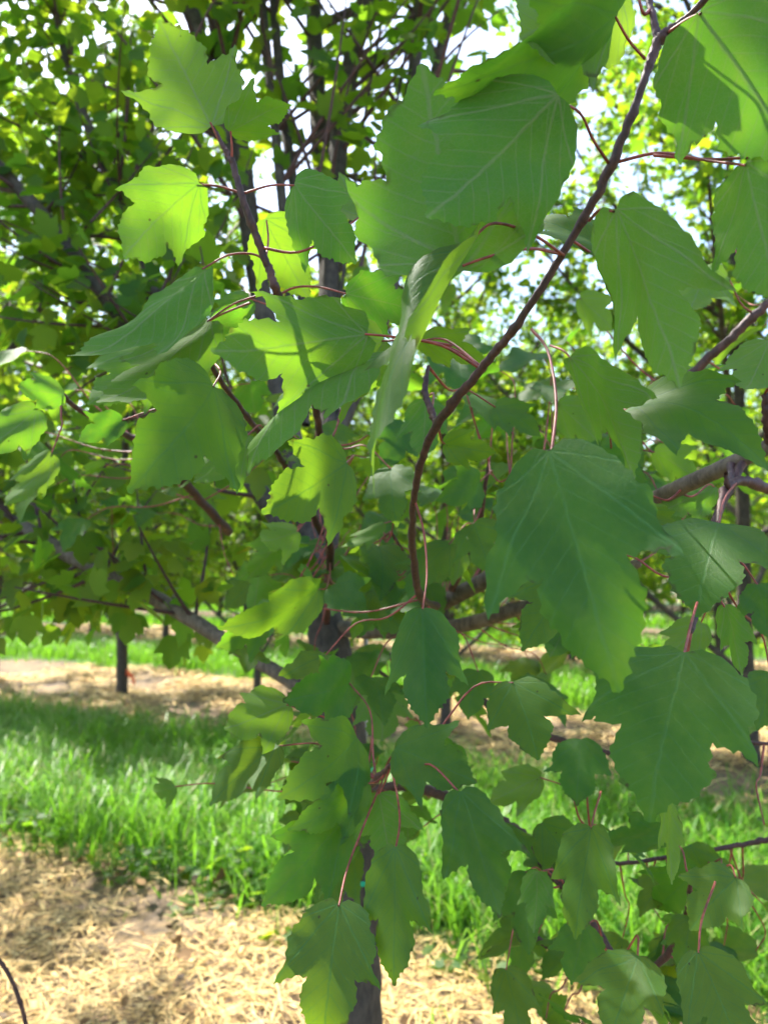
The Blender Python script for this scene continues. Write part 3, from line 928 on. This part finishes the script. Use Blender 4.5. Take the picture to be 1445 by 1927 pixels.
# weeds at the alley edges and dead leaves in the straw
rw = np.random.default_rng(14)
bb, dd_, nn, sz = [], [], [], []
for _ in range(170):
    u, v = rw.uniform(-6, 3.5), V0 + HALF + (rw.normal(.15, .22) if rw.uniform() < .6 else rw.uniform(0, 2.2))
    c = ROW_U * u + ROW_V * v
    m = int(rw.integers(8, 26)); h = rw.uniform(.06, .22)
    q = np.array([c.x, c.y, 0])[None] + rw.normal(0, 1, (m, 3)) * np.array([.07, .07, 0])[None]
    q[:, 2] = rw.uniform(.03, h, m)
    r = rw.normal(0, 1, (m, 3)); r[:, 2] = np.abs(r[:, 2]) * .2
    bb.append(q); dd_.append(r); nn.append(np.array([0, 0, 1.0])[None] + .35 * rw.normal(0, 1, (m, 3))); sz.append(rw.uniform(.03, .075, m))
link('weeds', leaf_cloud('weeds', np.vstack(bb), np.vstack(dd_), np.vstack(nn), np.concatenate(sz), rw, M_CROWN, True), kind='stuff',
     label='low broad-leaved weeds along the edge of the grass', cat='weeds')
M_DEAD = blade_material('dead_leaf', (0.16, 0.085, 0.035), (0.30, 0.19, 0.09), (0.06, 0.04, 0.025), 0.0, (0, 0, 0), 0.75)
x, y = uv_scatter(900, -6.5, 4.0, V0 - HALF, V0 + HALF + .1)
B = np.stack([x, y, ground_height(x, y) + .045], -1)
link('leaf_litter', leaf_cloud('leaf_litter', B, rw.normal(0, 1, (900, 3)) * np.array([1, 1, .25])[None], np.array([0, 0, 1.0])[None] + .5 * rw.normal(0, 1, (900, 3)),
     rw.uniform(.03, .075, 900), rw, M_DEAD, True), kind='stuff', label='dead brown leaves scattered over the straw', cat='leaf litter')

# stake and tie tapes at the near trunk
SX = at(688, 1600, 1.50)
tb = Tubes()
P, R = smooth_path([Vector((SX.x, SX.y, -.05)), Vector((SX.x - .004, SX.y + .01, .9)), Vector((SX.x + .001, SX.y + .02, 1.46))], [.005, .005, .005], 5)
tb.add(P, R, 10)
link('stake', tb.mesh('stake', M_STAKE), label='thin grey metal stake beside the near maple trunk', cat='stake')


def tape(c, r, h, ang):
    n = 20
    v, f = [], []
    a = np.arange(n) * 2 * math.pi / n
    for zz, rr in ((-h, r), (h, r + .001)):
        v.append(np.stack([c.x + rr * np.cos(a), c.y + rr * np.sin(a), c.z + zz + .006 * np.sin(a * 2)], -1))
    i = np.arange(n)
    f.append(np.stack([i, (i + 1) % n, n + (i + 1) % n, n + i], -1))
    t = np.array([[c.x + r * math.cos(ang), c.y + r * math.sin(ang), c.z]])
    o = np.array([math.cos(ang), math.sin(ang), 0])
    tail = np.vstack([t + [[0, 0, h]], t - [[0, 0, h]], t + o * .02 + [[0, 0, -.02]], t + o * .016 + [[0, 0, -.045]]])
    v.append(tail)
    f.append(np.array([[2 * n, 2 * n + 1, 2 * n + 3, 2 * n + 2]]))
    return mk_mesh('tie_tape', np.vstack(v), f, M_TAPE)


for (px_, py_, d_, lb) in ((660, 1640, 1.41, 'green plastic tie tape wrapped round the lower near trunk'),
                           (652, 1440, 1.44, 'green plastic tie tape round the near trunk above the other tape')):
    link('tie_tape', tape(at(px_, py_, d_), .050, .0045, -.9), label=lb, cat='tape', group='tie tapes on the near trunk')

# ------------------------------------------------------------------ the other trees of the nursery


def make_tree(seed, height, clear, spread, per_leaf, nl, trunk_r):
    rng = np.random.default_rng(seed)
    P, R = smooth_path([Vector((0, 0, -.05)), Vector((0, 0, .12)), Vector((.02, .01, .9)), Vector((.0, .03, 2.0)), Vector((.04, -.02, height * .7)), Vector((.02, .02, height))],
                       [trunk_r * 1.7, trunk_r * 1.1, trunk_r, trunk_r * .8, trunk_r * .45, .008], 6)
    tb = Tubes(); tb.add(P, R, 12, .03, rng)
    parts = [('trunk', tb.mesh('trunk', M_BARK), None)]
    limbs = [(P[len(P) // 2:], R[len(P) // 2:])]
    for a in range(nl):
        f = a / nl
        az = a * 2.4 + rng.uniform(-.3, .3)
        z0 = clear + (height * .72 - clear) * f
        ln = spread * (1.1 - .55 * f) * rng.uniform(.85, 1.15)
        rise = rng.uniform(.7, 1.2) * ln
        e = np.array([math.cos(az), math.sin(az), 0])
        s = np.array([.02, .02, z0])
        up = np.array([0, 0, 1.0])
        q, r = smooth_path([s, s + e * ln * .35 + up * rise * .25, s + e * ln * .7 + up * rise * .6, s + e * ln + up * rise], [trunk_r * .45, trunk_r * .38, trunk_r * .27, .005], 4)
        t2 = Tubes(); t2.add(q, r, 7, .03, rng)
        parts.append(('limb', t2.mesh('limb', M_BARK), None))
        limbs.append((q, r))
    sb = side_branches(limbs, rng, 8.0, .85, .18, .3)
    t3 = Tubes()
    for Q, r in sb:
        t3.add(Q, r, 4)
    parts.append(('small_branches', t3.mesh('small_branches', M_TWIG), 'stuff'))
    B, D, N = foliage(sb, rng, per_leaf, .11)
    parts.append(('crown', leaf_cloud('crown', B, D, N, rng.uniform(.048, .080, len(B)), rng, M_CROWN, True), 'stuff'))
    return parts


KINDS = [make_tree(31, 7.6, .72, 2.1, 66, 21, .058), make_tree(32, 8.2, .66, 2.2, 64, 22, .060), make_tree(33, 7.2, .75, 2.0, 66, 20, .058),
         make_tree(34, 6.4, .25, 1.9, 52, 20, .060), make_tree(35, 6.8, .3, 2.0, 52, 20, .062)]


def place(kind, x, y, rz, s, label, group=None):
    r = link('maple_tree', None, label=label, cat='tree', group=group)
    r.location = (x, y, 0)
    r.rotation_euler = (0, 0, rz)
    r.scale = (s, s, s)
    for nm, me, kd in KINDS[kind]:
        link(nm, me, r, kind=kd)
    return r


rt = random.Random(4)
# first row: neighbours of the near tree
for k, (u, lb) in enumerate(((-2.9, 'maple beside the near tree whose branches reach in at the upper left'),
                             (-5.0, 'maple second along the near row, behind the upper left branches'))):
    p = TREE_BASE + ROW_U * u
    place(k % 3, p.x, p.y, rt.uniform(0, 6.28), (.85, .95, .9)[k], lb)
# second row
row2 = [(-2.95, 9.0, 1.0, 'young maple with slim brown trunk standing in sunny straw at the left'),
        (-1.28, 8.05, .66, 'young maple with dark trunk behind the limb left of the near trunk'),
        (.55, 7.15, .80, 'young maple directly behind the near trunk, one row back'),
        (2.72, 5.95, 1.0, 'young maple with dark leaning trunk in straw at the right')]
for k, (x, y, s, lb) in enumerate(row2):
    place((k + 1) % 3, x, y, rt.uniform(0, 6.28), s, lb)
for x, y in ((-4.9, 10.0), (4.4, 5.0)):
    place(rt.randrange(3), x, y, rt.uniform(0, 6.28), 1.0,
          'maple at the end of the second row by the right edge' if x > 0 else
          'maple left of the slim brown trunk, next in its row')
far_lb = 'maple in the far rows seen only as sunlit foliage between nearer trees'
for r, (ua, ub, st) in enumerate(((-18, 5, 2.1), (-25, 7, 2.6), (-32, 8, 3.2))):
    v = V0 + DV * (r + 2)
    u = ua
    while u < ub:
        p = ROW_U * (u + rt.uniform(-.2, .2)) + ROW_V * v
        if abs(p.x) / max(p.y, .1) < .62 and p.y > 2:
            place(3 + rt.randrange(2), p.x, p.y, rt.uniform(0, 6.28), rt.uniform(.85, 1.05), far_lb, 'maples of the far rows')
        u += st

# orange flag on the slim trunk
fx, fy = -2.95, 9.0
n = 14
a = np.arange(n) * 2 * math.pi / n
ring = [np.stack([fx + .058 * np.cos(a), fy + .058 * np.sin(a), np.full(n, z)], -1) for z in (.24, .30)]
tail = np.array([[fx + .05, fy - .03, .30], [fx + .05, fy - .03, .24], [fx + .12, fy - .05, .20], [fx + .13, fy - .05, .26], [fx + .15, fy - .07, .12], [fx + .17, fy - .07, .18]])
i = np.arange(n)
link('flagging_tape', mk_mesh('flagging_tape', np.vstack(ring + [tail]), [np.stack([i, (i + 1) % n, n + (i + 1) % n, n + i], -1),
     np.array([[28, 29, 30, 31], [31, 30, 32, 33]])], M_FLAG), label='orange flagging tape tied round the slim brown trunk', cat='tape')

# far belt of trees beyond the last rows: reads as one mass
rf = np.random.default_rng(9)
nf = 22000
u = rf.uniform(-48, 30, nf); v = rf.uniform(25, 31, nf)
top = 6.5 + 1.6 * np.sin(u * .55) + 1.1 * np.sin(u * 1.7 + 1) + .8 * np.sin(u * 3.1)
z = top * rf.uniform(0.02, 1, nf) ** .8
B = np.stack([u * ROW_U.x + v * ROW_V.x, u * ROW_U.y + v * ROW_V.y, z], -1)
D = rf.standard_normal((nf, 3)) + np.array([0, 0, -.5])[None]
N = rf.standard_normal((nf, 3)) * .7 + np.array([0, 0, 1.0])[None]
link('far_woods', leaf_cloud('far_woods', B, D, N, rf.uniform(.25, .55, nf), rf, M_CROWN, True), kind='stuff',
     label='leafy belt of woods closing the view beyond the rows', cat='woods')
